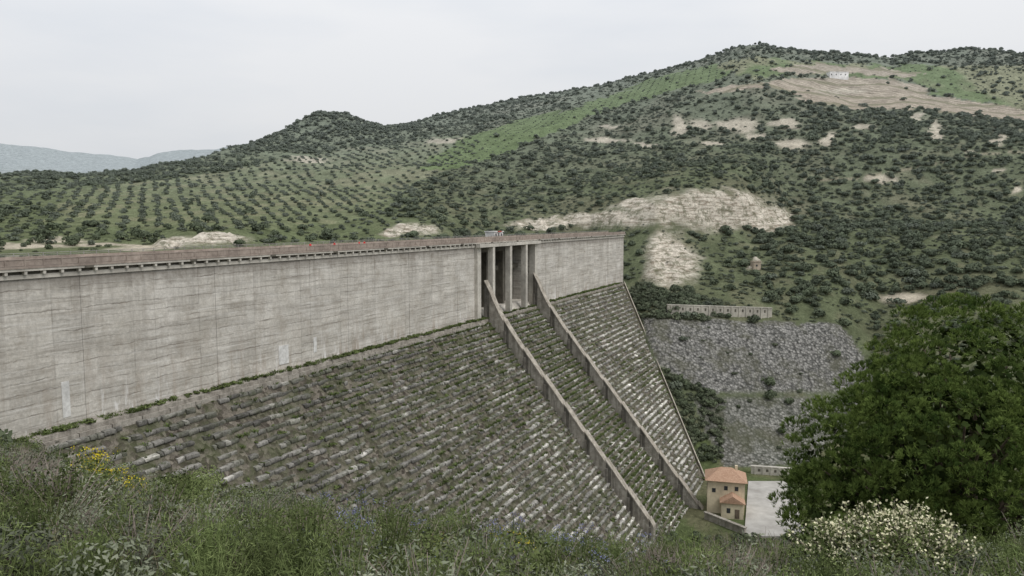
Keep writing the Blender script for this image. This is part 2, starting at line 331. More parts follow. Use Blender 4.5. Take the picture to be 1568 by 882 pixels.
col=lay(col,vis*.50*(1-.5*R['grass']),(.29,.32,.315))  # air haze painted into the ground colour, growing with distance
far_haze=sstep(YG,1400,2600); col=lay(col,far_haze,(.33,.365,.375))  # far ridges get a pale blue-grey haze as surface colour
st_=np.maximum(R['stone'],R['stone2']*.85)*(1-R['gap'])
mask=np.stack([st_,R['rock'],R['tan'].astype(float)],-1)
r,cn=XG.shape; idx=np.arange(r*cn).reshape(r,cn)
Q=np.stack([idx[:-1,:-1],idx[:-1,1:],idx[1:,1:],idx[1:,:-1]],-1).reshape(-1,4)
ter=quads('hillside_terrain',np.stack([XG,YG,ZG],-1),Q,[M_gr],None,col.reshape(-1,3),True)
a=ter.data.color_attributes.new('Mask','FLOAT_COLOR','POINT'); mm=np.ones((r*cn,4),np.float32); mm[:,:3]=mask.reshape(-1,3); a.data.foreach_set('color',mm.ravel())
# ---------------------------------------------------------------- dam (local x along crest, -y downstream)
TH=math.atan2(ds[1],ds[0])
def LW(s,t,z): return np.array([O[0]+ds[0]*s+ds[1]*t, O[1]+ds[1]*s-ds[0]*t, z])
DAM=empty('concrete_dam',(O[0],O[1],0),TH)
K=1.17; ZB=-34.0; SL,SR=-75.0,337.0; OA,OB=158.5,206.5
def send(t): return 330-t*1.46
w=MB()
for (a,b) in ((SL,OA),(OB,SR)):
    n=int((b-a)/15)+1; e=np.linspace(a,b,n+1)
    for i in range(n):
        j=rng.uniform(-.08,.08); w.box(e[i]+.03,e[i+1]-.03,0+j,9,-60,-9.0,0)
w.make('wall',[M_wall],DAM)
w=MB()
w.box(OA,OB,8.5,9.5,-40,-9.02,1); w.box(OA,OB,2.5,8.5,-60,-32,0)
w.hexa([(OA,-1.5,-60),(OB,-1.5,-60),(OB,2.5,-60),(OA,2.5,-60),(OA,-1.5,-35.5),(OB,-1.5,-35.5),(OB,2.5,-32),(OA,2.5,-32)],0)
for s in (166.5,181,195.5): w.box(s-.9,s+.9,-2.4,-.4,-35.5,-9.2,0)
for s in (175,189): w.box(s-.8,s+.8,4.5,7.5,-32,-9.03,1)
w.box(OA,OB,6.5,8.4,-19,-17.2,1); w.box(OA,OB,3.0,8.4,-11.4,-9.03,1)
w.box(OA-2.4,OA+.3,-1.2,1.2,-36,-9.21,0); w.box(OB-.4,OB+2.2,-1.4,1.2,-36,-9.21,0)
w.make('spillway_piers',[M_conc,M_dark],DAM)
# crest
w=MB()
w.box(SL,SR,-.95,9.4,-7.9,-7.15,0)
w.box(SL,SR,-.35,-.12,-9.15,-8.45,0)
w.box(SL,SR,-.10,8.9,-8.98,-7.9,1)
w.box(SL,SR,-.9,9.3,-7.15,-7.05,3)
x=SL
while x<SR-3:
    w.box(x,x+.45,-.85,-.12,-8.45,-7.9,0)
    w.box(x+.25,x+2.95,-.93,-.73,-7.05,-6.12,2,(rng.uniform(.8,1.15),)*3)
    w.box(x-.02,x+.24,-.99,-.66,-7.1,-6.0,2)
    x+=3.0
w.box(SL,SR,-1.0,-.66,-6.12,-6.0,2); w.box(SL,SR,-1.05,-.95,-7.5,-7.12,2)
w.box(SL,SR,9.0,9.25,-7.1,-6.05,2); w.box(SL,SR,8.2,9.0,-7.05,-6.9,0)
w.box(OA-3,OB+3,-2.6,-1.06,-9.18,-8.1,0)
w.make('crest_deck',[M_conc,M_dark,M_par,M_asph],DAM)
w=MB()
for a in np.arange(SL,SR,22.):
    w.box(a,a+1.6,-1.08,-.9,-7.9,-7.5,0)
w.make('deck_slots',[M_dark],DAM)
w=MB()
for a in np.arange(SL,SR,2.5): w.box(a,a+.1,9.0,9.1,-6.05,-5.5,0)
w.tube([(SL,9.05,-5.5),(SR,9.05,-5.5)],[.05,.05],5); w.tube([(SL,9.05,-5.8),(SR,9.05,-5.8)],[.04,.04],5)
w.make('railing',[m_noise('rail_metal',(.25,.24,.23),(.35,.33,.31),3)],DAM)
# berm
w=MB()
w.hexa([(SL,-2.6,-37),(SR-8,-2.6,-37),(SR-8,.3,-37),(SL,.3,-37),(SL,-2.6,ZB-.4),(SR-8,-2.6,ZB-.4),(SR-8,.3,ZB),(SL,.3,ZB)],0)
for a in np.arange(SL,OA-4,6.): w.box(a,a+5.8,-3.3,-2.7,-37.2,-35.1+rng.uniform(-.1,.1),0)
w.make('berm_ledge',[M_rib],DAM)
tt=np.arange(0,72,.6); sx=np.arange(SL,333,.9); TT,SX=np.meshgrid(tt,sx,indexing='ij')
SX2=np.minimum(SX,send(TT)); ZZ=-35-K*TT+.4*fbm(SX*.7,TT*.9,3)
r2,c2=TT.shape; id2=np.arange(r2*c2).reshape(r2,c2)
Q2=np.stack([id2[:-1,:-1],id2[1:,:-1],id2[1:,1:],id2[:-1,1:]],-1).reshape(-1,4)
quads('rubble_face',np.stack([SX2,-2.4-TT,ZZ],-1),Q2,[M_rub],None,None,False,DAM)
w=MB(); dz=1.7; k=0; VV=[];CC=[]
while True:
    z0=-36.2-k*dz; t0=2.4+(-35-z0)/K
    if t0>72: break
    e=send(t0); s=SL+rng.uniform(0,2); drift=0
    while s<e:
        Ln=rng.uniform(.6,3.2); s1=min(s+Ln,e)
        p=rng.uniform(0,.35); drift=drift*.85+rng.normal()*.06; hz=drift; miss=rng.random()
        dens=vn(np.array([s*.05]),np.array([t0*.09]))[0]
        if miss>.03+.24*dens:
            top=z0+.16+hz; fr=-(t0+.45+p); bk=-(t0-.7); bot=z0-.50+rng.uniform(-.2,.1)+hz
            j=rng.uniform(-.14,.14,4)
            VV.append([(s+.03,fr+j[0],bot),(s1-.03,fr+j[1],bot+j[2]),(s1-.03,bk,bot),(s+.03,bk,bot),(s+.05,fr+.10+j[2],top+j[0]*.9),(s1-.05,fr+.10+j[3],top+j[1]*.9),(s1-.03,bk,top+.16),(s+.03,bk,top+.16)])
            right=sstep(np.array([s]),90,260)[0]; lowr=sstep(np.array([t0]),8,45)[0]
            b=rng.uniform(.125,.27)*(1+.35*right)*(1+.5*lowr)*(.5+.9*vn(np.array([s*.12]),np.array([t0*.16]))[0])
            if rng.random()<.14: b*=1.5
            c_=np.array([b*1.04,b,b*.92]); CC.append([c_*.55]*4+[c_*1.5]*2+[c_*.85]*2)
        s=s1+rng.uniform(0,.15)
    k+=1
VV=np.array(VV); CC=np.array(CC).reshape(-1,3); nb=len(VV)
fq=np.array([(0,3,2,1),(4,5,6,7),(0,1,5,4),(1,2,6,5),(2,3,7,6),(3,0,4,7)])
QB=(np.arange(nb)[:,None,None]*8+fq[None]).reshape(-1,4)
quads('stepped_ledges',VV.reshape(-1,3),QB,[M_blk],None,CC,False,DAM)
# spillway side walls
w=MB()
for s0,tend in ((163.0,61),(206.5,72)):
    t=-.5
    while t<tend:
        t1=min(t+7.5,tend)
        nn=4
        for q in range(nn):
            a=t+(t1-t)*q/nn; b=t+(t1-t)*(q+1)/nn
            A=5.2+6.5*math.exp(-max(a,0)/4.)+.8*(1-q/nn); B=5.2+6.5*math.exp(-max(b,0)/4.)+.8*(1-(q+1)/nn)
            za=-35-K*max(a-1.2,-1); zb=-35-K*(b-1.2)
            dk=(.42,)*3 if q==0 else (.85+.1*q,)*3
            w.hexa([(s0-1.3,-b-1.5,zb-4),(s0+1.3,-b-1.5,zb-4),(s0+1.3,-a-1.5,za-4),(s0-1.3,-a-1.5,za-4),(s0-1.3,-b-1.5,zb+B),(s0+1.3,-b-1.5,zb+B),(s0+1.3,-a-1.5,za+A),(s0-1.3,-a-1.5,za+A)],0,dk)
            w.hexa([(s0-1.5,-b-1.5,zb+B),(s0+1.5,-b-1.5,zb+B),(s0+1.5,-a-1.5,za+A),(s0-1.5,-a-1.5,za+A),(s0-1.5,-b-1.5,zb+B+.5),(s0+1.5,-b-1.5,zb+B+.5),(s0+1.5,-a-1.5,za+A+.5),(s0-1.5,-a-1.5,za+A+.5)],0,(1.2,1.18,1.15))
        w.box(s0-1.8,s0-1.3,-t-2.3,-t-1.5,-35-K*t-5,-35-K*t+5.0,0,(.6,.6,.6))
        t=t1
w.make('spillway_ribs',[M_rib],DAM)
w=MB()
for t in np.arange(0,66,1.5):
    a=send(t)+.6; b=send(t+1.5)+.6; z0=-34.3-K*t; z1=-34.3-K*(t+1.5)
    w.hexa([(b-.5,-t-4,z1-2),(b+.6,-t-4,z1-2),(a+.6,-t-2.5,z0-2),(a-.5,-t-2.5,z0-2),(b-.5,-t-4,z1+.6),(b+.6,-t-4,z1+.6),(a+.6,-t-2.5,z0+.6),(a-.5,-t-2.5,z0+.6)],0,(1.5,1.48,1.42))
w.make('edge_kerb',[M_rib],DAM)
w=MB()
def wallpt(u_,v_):
    b=(CY-v_)/F; t=(u_-CX)/F/(cp+b*sp)
    Y=( O[0]*ds[1]-O[1]*ds[0])/(t*ds[1]-ds[0]); X=t*Y
    return (X-O[0])*ds[0]+(Y-O[1])*ds[1], slope_of(v_)*Y
for (a,b,c,d) in ((427,527,441,559),(96,583,105,640),(480,516,484,540)):
    s0,z0=wallpt(a,d); s1,z1=wallpt(c,b); w.box(s0,s1,-.14,.1,z0,max(z1,z0+1),0)
w.make('drain_panel',[m_noise('whitewash',(.52,.51,.49),(.80,.79,.77),1.5)],DAM)
wt=MB(); wt.add([(*LW(-60,-9.5,-14),),(*LW(335,-9.5,-14),),(*LW(335,-500,-14),),(*LW(-60,-500,-14),)],[(0,1,2,3)])
g=G('reservoir_water'); g.col((.03,.05,.045)); g.b.inputs['Roughness'].default_value=.08; wt.make('reservoir_water',[g.m])
# ---------------------------------------------------------------- gatehouse hut on crest
M_cream=m_noise('cream_render',(.58,.50,.36),(.70,.62,.46),1.2,.1)
M_white=m_noise('white_render',(.6,.59,.56),(.75,.74,.71),1.2,.1)
M_glass=m_noise('window_glass',(.03,.035,.04),(.06,.065,.07),1)
def tiles():
    g=G('terracotta_tiles'); c=g.obj(); wv=g.n('ShaderNodeTexWave'); wv.wave_type='BANDS'; wv.bands_direction='X'; g.L(c,wv.inputs['Vector']); wv.inputs['Scale'].default_value=1.1; wv.inputs['Distortion'].default_value=.3
    col=g.mix(g.rng(g.noise(c,2,5,.7),.3,.7),(.40,.23,.15),(.60,.41,.29)); col=g.val(col,g.rng(wv.outputs['Fac'],0,1,.75,1.1)); g.col(col); g.bump(wv.outputs['Fac'],.6,.12); return g.m
M_tile=tiles()
M_red=m_noise('red_paint',(.35,.05,.04),(.45,.08,.06),2)
hut=empty('crest_gate_hut',tuple(LW(196,-12,-7.0)),TH)
w=MB(); w.box(-4,4,-2,2,-12,2.6,0); w.box(-4.3,4.3,-2.3,2.3,2.6,2.9,0); w.make('walls',[M_white],hut)
w=MB(); [w.box(a,a+1.1,-2.05,-1.95,.9,2.0,0) for a in (-3,-.6,1.9)]; w.make('windows',[M_glass],hut)
w=MB(); w.box(-1.6,1.6,-2.6,-2.35,2.6,3.0,0); w.make('sign_band',[M_red],hut)
# ---------------------------------------------------------------- valley house
HP=P(1110,776,272); gz=-107.7
house=empty('cream_house',(HP[0],HP[1],gz),math.radians(-14)); house.scale=(1.18,1.18,1.40)
def hip(x0,x1,y0,y1,z,h,ov,rl):
    cx=(x0+x1)/2; cy=(y0+y1)/2
    return [(x0-ov,y0-ov,z),(x1+ov,y0-ov,z),(x1+ov,y1+ov,z),(x0-ov,y1+ov,z),(cx-rl,cy,z+h),(cx+rl,cy,z+h)]
def pymesh(name,V,Fc,m,parent):
    me=bpy.data.meshes.new(name); me.from_pydata([tuple(map(float,q)) for q in V],[],Fc); me.materials.append(m); me.update(); o=bpy.data.objects.new(name,me); return coll(o,parent)
w=MB(); w.box(-5.6,5.6,-4.5,4.5,-3,8.6,0); w.box(-5.8,5.8,-4.7,4.7,8.2,8.6-.002,0); w.box(-1.4,5.2,-8.3,-4.4,-3,4.2,0)
w.make('walls',[M_cream],house)
V=hip(-5.6,5.6,-4.5,4.5,8.62,2.6,.8,1.6); pymesh('roof',V,[(0,1,5,4),(1,2,5),(2,3,4,5),(3,0,4),(3,2,1,0)],M_tile,house)
V=[(-1.9,-8.9,4.0),(5.7,-8.9,4.0),(5.7,-4.4,4.0),(-1.9,-4.4,4.0),(1.9,-8.9,5.9),(1.9,-4.4,5.9),]
pymesh('annex_roof',V,[(0,4,5,3),(1,2,5,4),(0,1,4),(0,3,2,1)],M_tile,house)
w=MB()
for (x,z) in ((-4.2,5.4),(-.6,6.2),(2.6,6.2)):
    w.box(x,x+1.1,-4.56,-4.44,z,z+1.1,0)
for y in (-2.6,1.6): w.box(-5.66,-5.55,y,y+1.2,5.4,6.9,0); w.box(5.55,5.66,y,y+1.2,5.4,6.9,0)
w.box(.2,1.3,-8.36,-8.25,1.3,2.6,0); w.box(-5.66,-5.55,0,1.3,-.1,2.2,0)
w.make('windows',[M_glass],house)
w=MB(); w.box(2.6,4.0,-8.38,-8.25,0,2.4,0); w.make('door',[M_bark],house)
w=MB(); w.box(2.8,3.6,.6,1.4,9.2,11.6,0); w.make('chimney',[M_cream],house)
ap=MB(); A=[P(1146,740,300),P(1208,738,300),P(1236,814,246),P(1140,806,246)]
for q in A: q[2]=-107.75
lo=[(q[0],q[1],-112) for q in (A[3],A[2],A[1],A[0])]; up=[(q[0],q[1],-107.4) for q in (A[3],A[2],A[1],A[0])]
ap.hexa(lo+up,0); ap.make('concrete_apron',[m_noise('apron_concrete',(.36,.34,.31),(.58,.56,.52),.18)])
def walln(name,p0,p1,h,th,mat,dep=4,piers=0,mid=None):
    p0=np.array(p0);p1=np.array(p1); L=np.linalg.norm((p1-p0)[:2]); e=empty(name,tuple(p0),math.atan2(p1[1]-p0[1],p1[0]-p0[0])); w=MB(); dzv=p1[2]-p0[2]
    w.hexa([(0,0,-dep),(L,0,dzv-dep),(L,th,dzv-dep),(0,th,-dep),(0,0,h),(L,0,dzv+h),(L,th,dzv+h),(0,th,h)],0)
    w.hexa([(-.2,-.2,h),(L+.2,-.2,dzv+h),(L+.2,th+.2,dzv+h),(-.2,th+.2,h),(-.2,-.2,h+.4),(L+.2,-.2,dzv+h+.4),(L+.2,th+.2,dzv+h+.4),(-.2,th+.2,h+.4)],0)
    for i in range(piers):
        x=L*(i+.5)/piers; zz=dzv*(i+.5)/piers; w.box(x-.35,x+.35,-.35,-.01,zz-dep,zz+h-.02,0)
    w.make('body',[mat],e)
    if piers:
        w=MB()
        for i in range(piers-1):
            x=L*(i+1)/piers; zz=dzv*(i+1)/piers; w.box(x-.5,x+.5,-.06,.05,zz+h*.4,zz+h*.75,0)
        w.make('weep_openings',[M_dark],e)
    return e
walln('retaining_wall',hit(1150,726),hit(1212,730),3.2,1,M_conc,4,5)
walln('terrace_wall',hit(1022,481)+np.array([0,0,.5]),hit(1182,486)+np.array([0,0,.5]),4.2,1.2,m_noise('old_wall_concrete',(.32,.30,.25),(.52,.49,.43),.6),6,14)
walln('low_channel_wall',np.array([*P(1078,800,262)[:2],-107.5]),np.array([*P(1140,812,248)[:2],-107.5]),1.8,1,M_rib,4,0)
def bld(name,p,rz,wx,wy,h,mat,roof=None):
    e=empty(name,tuple(p),rz); w=MB(); w.box(-wx/2,wx/2,-wy/2,wy/2,-4,h,0); w.box(-wx/2-.3,wx/2+.3,-wy/2-.3,wy/2+.3,h,h+.35,0); w.make('walls',[mat],e)
    w=MB()
    for i in range(max(1,int(wx/6))): x=-wx/2+1.5+i*6; w.box(x,x+1.2,-wy/2-.06,-wy/2+.05,h*.35,h*.6,0)
    w.make('openings',[M_glass],e)
bld('white_farm_building',hit(1282,119),.1,24,9,6.0,m_noise('farm_white',(.7,.69,.67),(.82,.81,.8),1))
bld('stone_hut',hit(1157,412),.2,5,4,4.5,m_noise('hut_render',(.3,.25,.19),(.45,.38,.30),1))
# ---------------------------------------------------------------- instancing via geometry nodes
def scatter(name,pts,scl,rot,idx,colln):
    n=len(pts); me=bpy.data.meshes.new(name); me.vertices.add(n); me.vertices.foreach_set('co',np.asarray(pts,np.float32).ravel())
    a=me.attributes.new('scl','FLOAT_VECTOR','POINT'); a.data.foreach_set('vector',np.asarray(scl,np.float32).ravel())
    a=me.attributes.new('rot','FLOAT_VECTOR','POINT'); a.data.foreach_set('vector',np.asarray(rot,np.float32).ravel())
    a=me.attributes.new('vidx','INT','POINT'); a.data.foreach_set('value',np.asarray(idx,np.int32))
    o=bpy.data.objects.new(name,me); SC.collection.objects.link(o)
    nt=bpy.data.node_groups.new(name+'_scatter','GeometryNodeTree')
    nt.interface.new_socket('Geometry',in_out='INPUT',socket_type='NodeSocketGeometry'); nt.interface.new_socket('Geometry',in_out='OUTPUT',socket_type='NodeSocketGeometry')
    gi=nt.nodes.new('NodeGroupInput'); go=nt.nodes.new('NodeGroupOutput'); ip=nt.nodes.new('GeometryNodeInstanceOnPoints')
    ci=nt.nodes.new('GeometryNodeCollectionInfo'); ci.inputs['Collection'].default_value=colln; ci.inputs['Separate Children'].default_value=True; ci.inputs['Reset Children'].default_value=True
    def na(t,nm):
        q=nt.nodes.new('GeometryNodeInputNamedAttribute'); q.data_type=t; q.inputs['Name'].default_value=nm
        return [s for s in q.outputs if s.enabled and s.name=='Attribute'][0]
    er=nt.nodes.new('FunctionNodeEulerToRotation'); l=nt.links.new
    l(na('FLOAT_VECTOR','rot'),er.inputs[0]); l(er.outputs[0],ip.inputs['Rotation']); l(na('FLOAT_VECTOR','scl'),ip.inputs['Scale']); l(na('INT','vidx'),ip.inputs['Instance Index'])
    ip.inputs['Pick Instance'].default_value=True
    l(gi.outputs[0],ip.inputs['Points']); l(ci.outputs[0],ip.inputs['Instance']); l(ip.outputs[0],go.inputs[0])
    md=o.modifiers.new('scatter','NODES'); md.node_group=nt; return o
def zr(n): return np.stack([np.zeros(n),np.zeros(n),rng.uniform(0,6.28,n)],1)
def newc(name): return bpy.data.collections.new(name)
def bush(cn,name,nl,n,w_,l_,mat,flat=.75,stem=.07):
    m=MB(); 
    lob=[(np.array([rng.normal()*.38,rng.normal()*.38,.55*flat+rng.uniform(-.2,.35)*flat]),rng.uniform(.32,.55)) for _ in range(nl)]
    lob.append((np.array([0,0,.5*flat]),.6))
    for c,r_ in lob:
        d=sph(n); d[:,2]=np.where(d[:,2]<-.5,-d[:,2],d[:,2]); rr=r_*rng.uniform(.75,1.08,(n,1)); C=c+d*rr*np.array([1,1,flat]); C[:,2]=np.maximum(C[:,2],.02)
        V,Qq=leaves(C,d+rng.normal(size=(n,3))*.45,rng.uniform(.6,1.2,n)*w_,rng.uniform(.7,1.2,n)*l_); m.add(V,Qq,0)
    m.tube([(0,0,-.3),(0.02,0,.25),(.05,.03,.5)],[stem,stem*.7,stem*.4],5,1)
    o=m.make(name,[mat,M_bark],None,False,False,False); cn.objects.link(o); return o
CT=newc('hill_tree_variants')
for i in range(3): bush(CT,'a_oak_%d'%i,6,46,.25,.32,M_oak,.8)
for i in range(2): bush(CT,'b_olive_%d'%i,5,44,.25,.32,M_olive,.8)
for i in range(3): bush(CT,'c_scrub_%d'%i,4,36,.27,.36,M_oak2,.55)
N=120000
Yr=np.sqrt(rng.uniform(300**2,1250**2,N)); Xr=(rng.uniform(-.9,.95,N))*Yr
Zr=H(Xr,Yr); R=regions(Xr,Yr,Zr); uu,vv=R['u'],R['v']
sT=(Xr-O[0])*ds[1]-(Yr-O[1])*ds[0]; sS=(Xr-O[0])*ds[0]+(Yr-O[1])*ds[1]
behind=sT<-12; right=(sS>335)|((sT>0)&(sS>send(np.maximum(sT-2.4,0))+3))
ok=((behind|right)&(uu>-120)&(uu<1700)&(Zr>-13.5))|(right&(uu<1700)&(Zr<=-13.5)&(Zr>-104))
dens=.25+.25*sstep(R['n3'],-.3,.4)
dens=np.where((uu>1150)&(vv>165)&(vv<520)&(Yr>415),.68,dens)
dens=np.where((uu<620)&(vv>225),.12,dens)
dens=np.where((uu<640)&(uu>360)&(vv<235),.75,dens)
dens=np.where((uu<420)&(vv<285)&(vv>250),.40,dens)
dens=np.where((uu>620)&(uu<1150)&(vv>150),.55,dens)
dens=np.where(R['orch'],.012,dens)
dens=np.where(R['grass'],.015,dens); dens=np.where(R['g2'],.05+.2*(R['n3']>.15),dens); dens=np.where(R['tan'],.006,dens)
dens=dens*(1-R['bare']*.95)*(1-R['rock']*.93)*np.where(R['stone']>0,.04,1)*np.where(R['stone2']>0,.12,1)
dens=np.where((uu>1060)&(uu<1260)&(Yr<312)&(Yr>230),0,dens)
pk=ok&(rng.random(N)<dens)
X1,Y1,Z1=Xr[pk],Yr[pk],Zr[pk]; u1=uu[pk];v1=vv[pk]; n=len(X1)
big=rng.random(n)<np.where((u1>1150)|(u1<640),.30,.12)
sz=np.where(big,rng.uniform(2.4,4.6,n),rng.uniform(.9,2.2,n)); idx=np.where(big,rng.integers(0,3,n),rng.integers(5,8,n))
sz=np.where(R['rock'][pk]>.3,rng.uniform(.6,1.3,n),sz)
mixi=rng.random(n)<.2; idx=np.where(mixi,rng.integers(0,5,n),idx)
scl=np.stack([sz*rng.uniform(.85,1.2,n),sz*rng.uniform(.85,1.2,n),sz*rng.uniform(.8,1.15,n)],1)
scatter('hillside_scrub_and_oaks',np.stack([X1,Y1,Z1-.2],1),scl,zr(n),idx,CT)
print('hill plants',n)
n=5200; s_=rng.uniform(225,350,n); t_=rng.uniform(1,68,n); pw=np.array([LW(a,b,0) for a,b in zip(s_,t_)]); Xq,Yq=pw[:,0],pw[:,1]; Zq=H(Xq,Yq); R=regions(Xq,Yq,Zq)
kk=(s_>send(t_-2.4)+2)&(R['stone']==0)&(R['rock']<.3)&(R['u']<1105)&(Zq>-106)&(R['v']<720)&(rng.random(n)<.5)
Xq,Yq,Zq=Xq[kk],Yq[kk],Zq[kk]; n=len(Xq); s=rng.uniform(.9,2.8,n)
scatter('abutment_thicket',np.stack([Xq,Yq,Zq-.2],1),np.stack([s,s,s*1.1],1),zr(n),rng.choice([0,1,2,5,6,7,6],n),CT)
gx,gy=np.meshgrid(np.arange(-900,700,9.5),np.arange(0,1300,9.5)); an=.45
ox=(gx*math.cos(an)-gy*math.sin(an)).ravel()+150; oy=(gx*math.sin(an)+gy*math.cos(an)).ravel()+0
ox=ox+rng.normal(size=ox.shape)*.9; oy=oy+rng.normal(size=oy.shape)*.9
k_=(oy>300)&(oy<1200); ox,oy=ox[k_],oy[k_]; oz=H(ox,oy); R=regions(ox,oy,oz)
lf=(R['u']<640)&(R['v']>245)&(R['v']<385)&(((ox-O[0])*ds[1]-(oy-O[1])*ds[0])<-14)&(oz>-13)
k_=((R['orch']&(R['u']>-100))|(lf&(rng.random(len(ox))<.65)))&(rng.random(len(ox))<.86)&(R['rock']<.3)
X1,Y1,Z1=ox[k_],oy[k_],oz[k_]; n=len(X1); sz=rng.uniform(1.6,2.9,n)
scatter('olive_orchard',np.stack([X1,Y1,Z1-.3],1),np.stack([sz,sz,sz*.95],1),zr(n),rng.choice([3,4,3,4,0,1],n),CT)
gx,gy=np.meshgrid(np.arange(-900,1200,9.0),np.arange(0,1600,9.0)); an=-.3
ox=(gx*math.cos(an)-gy*math.sin(an)).ravel(); oy=(gx*math.sin(an)+gy*math.cos(an)).ravel()
k_=(oy>500)&(oy<1250)&(np.abs(ox)<1000); ox,oy=ox[k_],oy[k_]; oz=H(ox,oy); R=regions(ox,oy,oz); k_=R['grass']&(rng.random(len(ox))<np.where(R['g2'],.35,.85))
X1,Y1,Z1=ox[k_],oy[k_],oz[k_]; n=len(X1); sz=rng.uniform(.7,1.4,n)
scatter('young_olive_rows',np.stack([X1,Y1,Z1-.2],1),np.stack([sz,sz,sz],1),zr(n),rng.integers(3,5,n),CT)
# ---------------------------------------------------------------- bank plants
CP=newc('bank_plant_variants')
def blades(m,n,h,sp_,w_,mi=0,base=.08,bend=.5):
    for i in range(n):
        a=rng.uniform(0,6.28); b=rng.uniform(0,base); L=h*rng.uniform(.5,1.1); o=rng.uniform(.05,sp_)*L; th=rng.uniform(0,3.14); wx=w_*math.cos(th);wy=w_*math.sin(th)
        x0,y0=b*math.cos(a),b*math.sin(a); P0=(x0,y0,-.03);P1=(x0+math.cos(a)*o*.3,y0+math.sin(a)*o*.3,L*.55);P2=(x0+math.cos(a)*o,y0+math.sin(a)*o,L*rng.uniform(.85,1))
        V=[(P0[0]-wx,P0[1]-wy,P0[2]),(P0[0]+wx,P0[1]+wy,P0[2]),(P1[0]+wx*.8,P1[1]+wy*.8,P1[2]),(P1[0]-wx*.8,P1[1]-wy*.8,P1[2]),(P2[0]+wx*.15,P2[1]+wy*.15,P2[2]),(P2[0]-wx*.15,P2[1]-wy*.15,P2[2])]
        m.add(V,[(0,1,2,3),(3,2,4,5)],mi)
def fin(m,nm,mats): o=m.make(nm,mats,None,False,False,False); CP.objects.link(o)
def leafy(nm,mats,nst,h,r_,nlv,lw,ll,fl=0,fs=.02,fm=2,lean=.5):
    m=MB()
    for i in range(nst):
        a=rng.uniform(0,6.28); L=h*rng.uniform(.6,1.05); o=r_*rng.uniform(.1,1); tip=np.array([math.cos(a)*o,math.sin(a)*o,L]); mid=tip*np.array([.4,.4,.55])+rng.normal(size=3)*.02
        m.tube([(0,0,-.05),tuple(mid),tuple(tip)],[.008,.006,.003],3,1)
        t=rng.uniform(.2,1.02,nlv)[:,None]; C=np.where(t<.5,mid*t*2,mid+(tip-mid)*(t*2-1))+rng.normal(size=(nlv,3))*lean*.09
        V,Qq=leaves(C,sph(nlv)+np.array([0,0,.6]),lw*rng.uniform(.6,1.2,nlv),ll*rng.uniform(.6,1.2,nlv)); m.add(V,Qq,0)
        if fl:
            C=tip+rng.normal(size=(fl,3))*np.array([.025,.025,.03])*fs/.02; V,Qq=leaves(C,sph(fl)+np.array([0,0,.8]),fs,fs*1.2); m.add(V,Qq,fm)
    fin(m,nm,mats)
m=MB(); blades(m,46,.5,.7,.007,0,.14); fin(m,'p0_grass',[M_grs])
m=MB(); blades(m,40,.6,.6,.005,0,.12); fin(m,'p1_dry',[M_dry])
leafy('p2_shrub',[M_shr,M_twig],40,.7,.55,42,.022,.045)
leafy('p3_shrub',[M_shr2,M_twig],42,.65,.5,46,.015,.05)
leafy('p4_violet',[M_shr2,M_grs,M_blu],14,.75,.3,14,.01,.06,7,.016)
leafy('p5_yellow',[M_grs,M_grs,M_yel],14,.65,.3,16,.012,.05,7,.02)
leafy('p6_cream',[M_shr,M_twig,M_wht],46,.8,.6,50,.028,.06,7,.028)
leafy('p7_fennel',[M_grs,M_grs],26,.75,.35,36,.008,.07)
def twigs(nm):
    m=MB()
    def br(p,d,L,r_,k):
        if k==0: return
        q=p+d*L; mid=p+d*L*.5+rng.normal(size=3)*L*.06; m.tube([tuple(p),tuple(mid),tuple(q)],[r_,r_*.85,r_*.65],3,0)
        for _ in range(rng.integers(2,4)):
            nd=d+rng.normal(size=3)*.42+np.array([0,0,.12]); nd/=np.linalg.norm(nd); br(q,nd,L*rng.uniform(.6,.85),r_*.62,k-1)
    for i in range(6):
        d=np.array([rng.normal()*.4,rng.normal()*.4,1.]); d/=np.linalg.norm(d); br(np.array([0,0,-.05]),d,.30,.009,4)
    fin(m,nm,[M_twig])
twigs('p8_twigs')
leafy('p9_spurge',[M_shr,M_grs],50,.45,.45,30,.014,.035)
bush(CP,'q0_round_shrub',7,300,.038,.065,M_shr,.7,.02)
bush(CP,'q1_sage_shrub',7,300,.03,.07,M_shr2,.65,.02)
def fg(name,n,pick,szr,yr=(4.5,15),zone=None,xw=.85,cl=.0):
    Y=rng.uniform(*yr,n); X=rng.uniform(-xw,xw,n)*(Y+1.5)
    if cl: kk=fbm(X*.45+cl*13,Y*.45+cl*7,3)>0.02; X,Y=X[kk],Y[kk]
    u_=CX+F*X/Y
    if zone: kk=zone(u_,Y); X,Y=X[kk],Y[kk]
    n=len(X)
    if n==0: return
    Z=H(X,Y); s=rng.uniform(*szr,n); tilt=.12
    scatter(name,np.stack([X,Y,Z],1),np.stack([s,s,s*rng.uniform(.8,1.2,n)],1),np.stack([rng.normal(size=n)*tilt,rng.normal(size=n)*tilt,rng.uniform(0,6.28,n)],1),rng.choice(pick,n),CP)
fg('foreground_grass',1800,[0,0,7,1],(.5,1.1))
fg('round_shrubs',440,[10,11,11],(.4,.8),cl=4)
fg('green_spurge_plants',260,[9,2,2],(.6,1.1),cl=1)
fg('grey_shrubs',380,[3,2,3],(.7,1.25),cl=2)
fg('fennel_stalks',240,[7],(.7,1.2),cl=3)
fg('violet_flowers',260,[4],(.7,1.1),zone=lambda u_,Y:(u_>420)&(u_<1050)&(Y>7))
fg('yellow_flowers',120,[5],(.6,1.0),zone=lambda u_,Y:(u_>450)&(u_<1100)&(Y>8))
fg('yellow_broom',520,[5],(.9,1.4),yr=(11,14),zone=lambda u_,Y:(u_>110)&(u_<190))
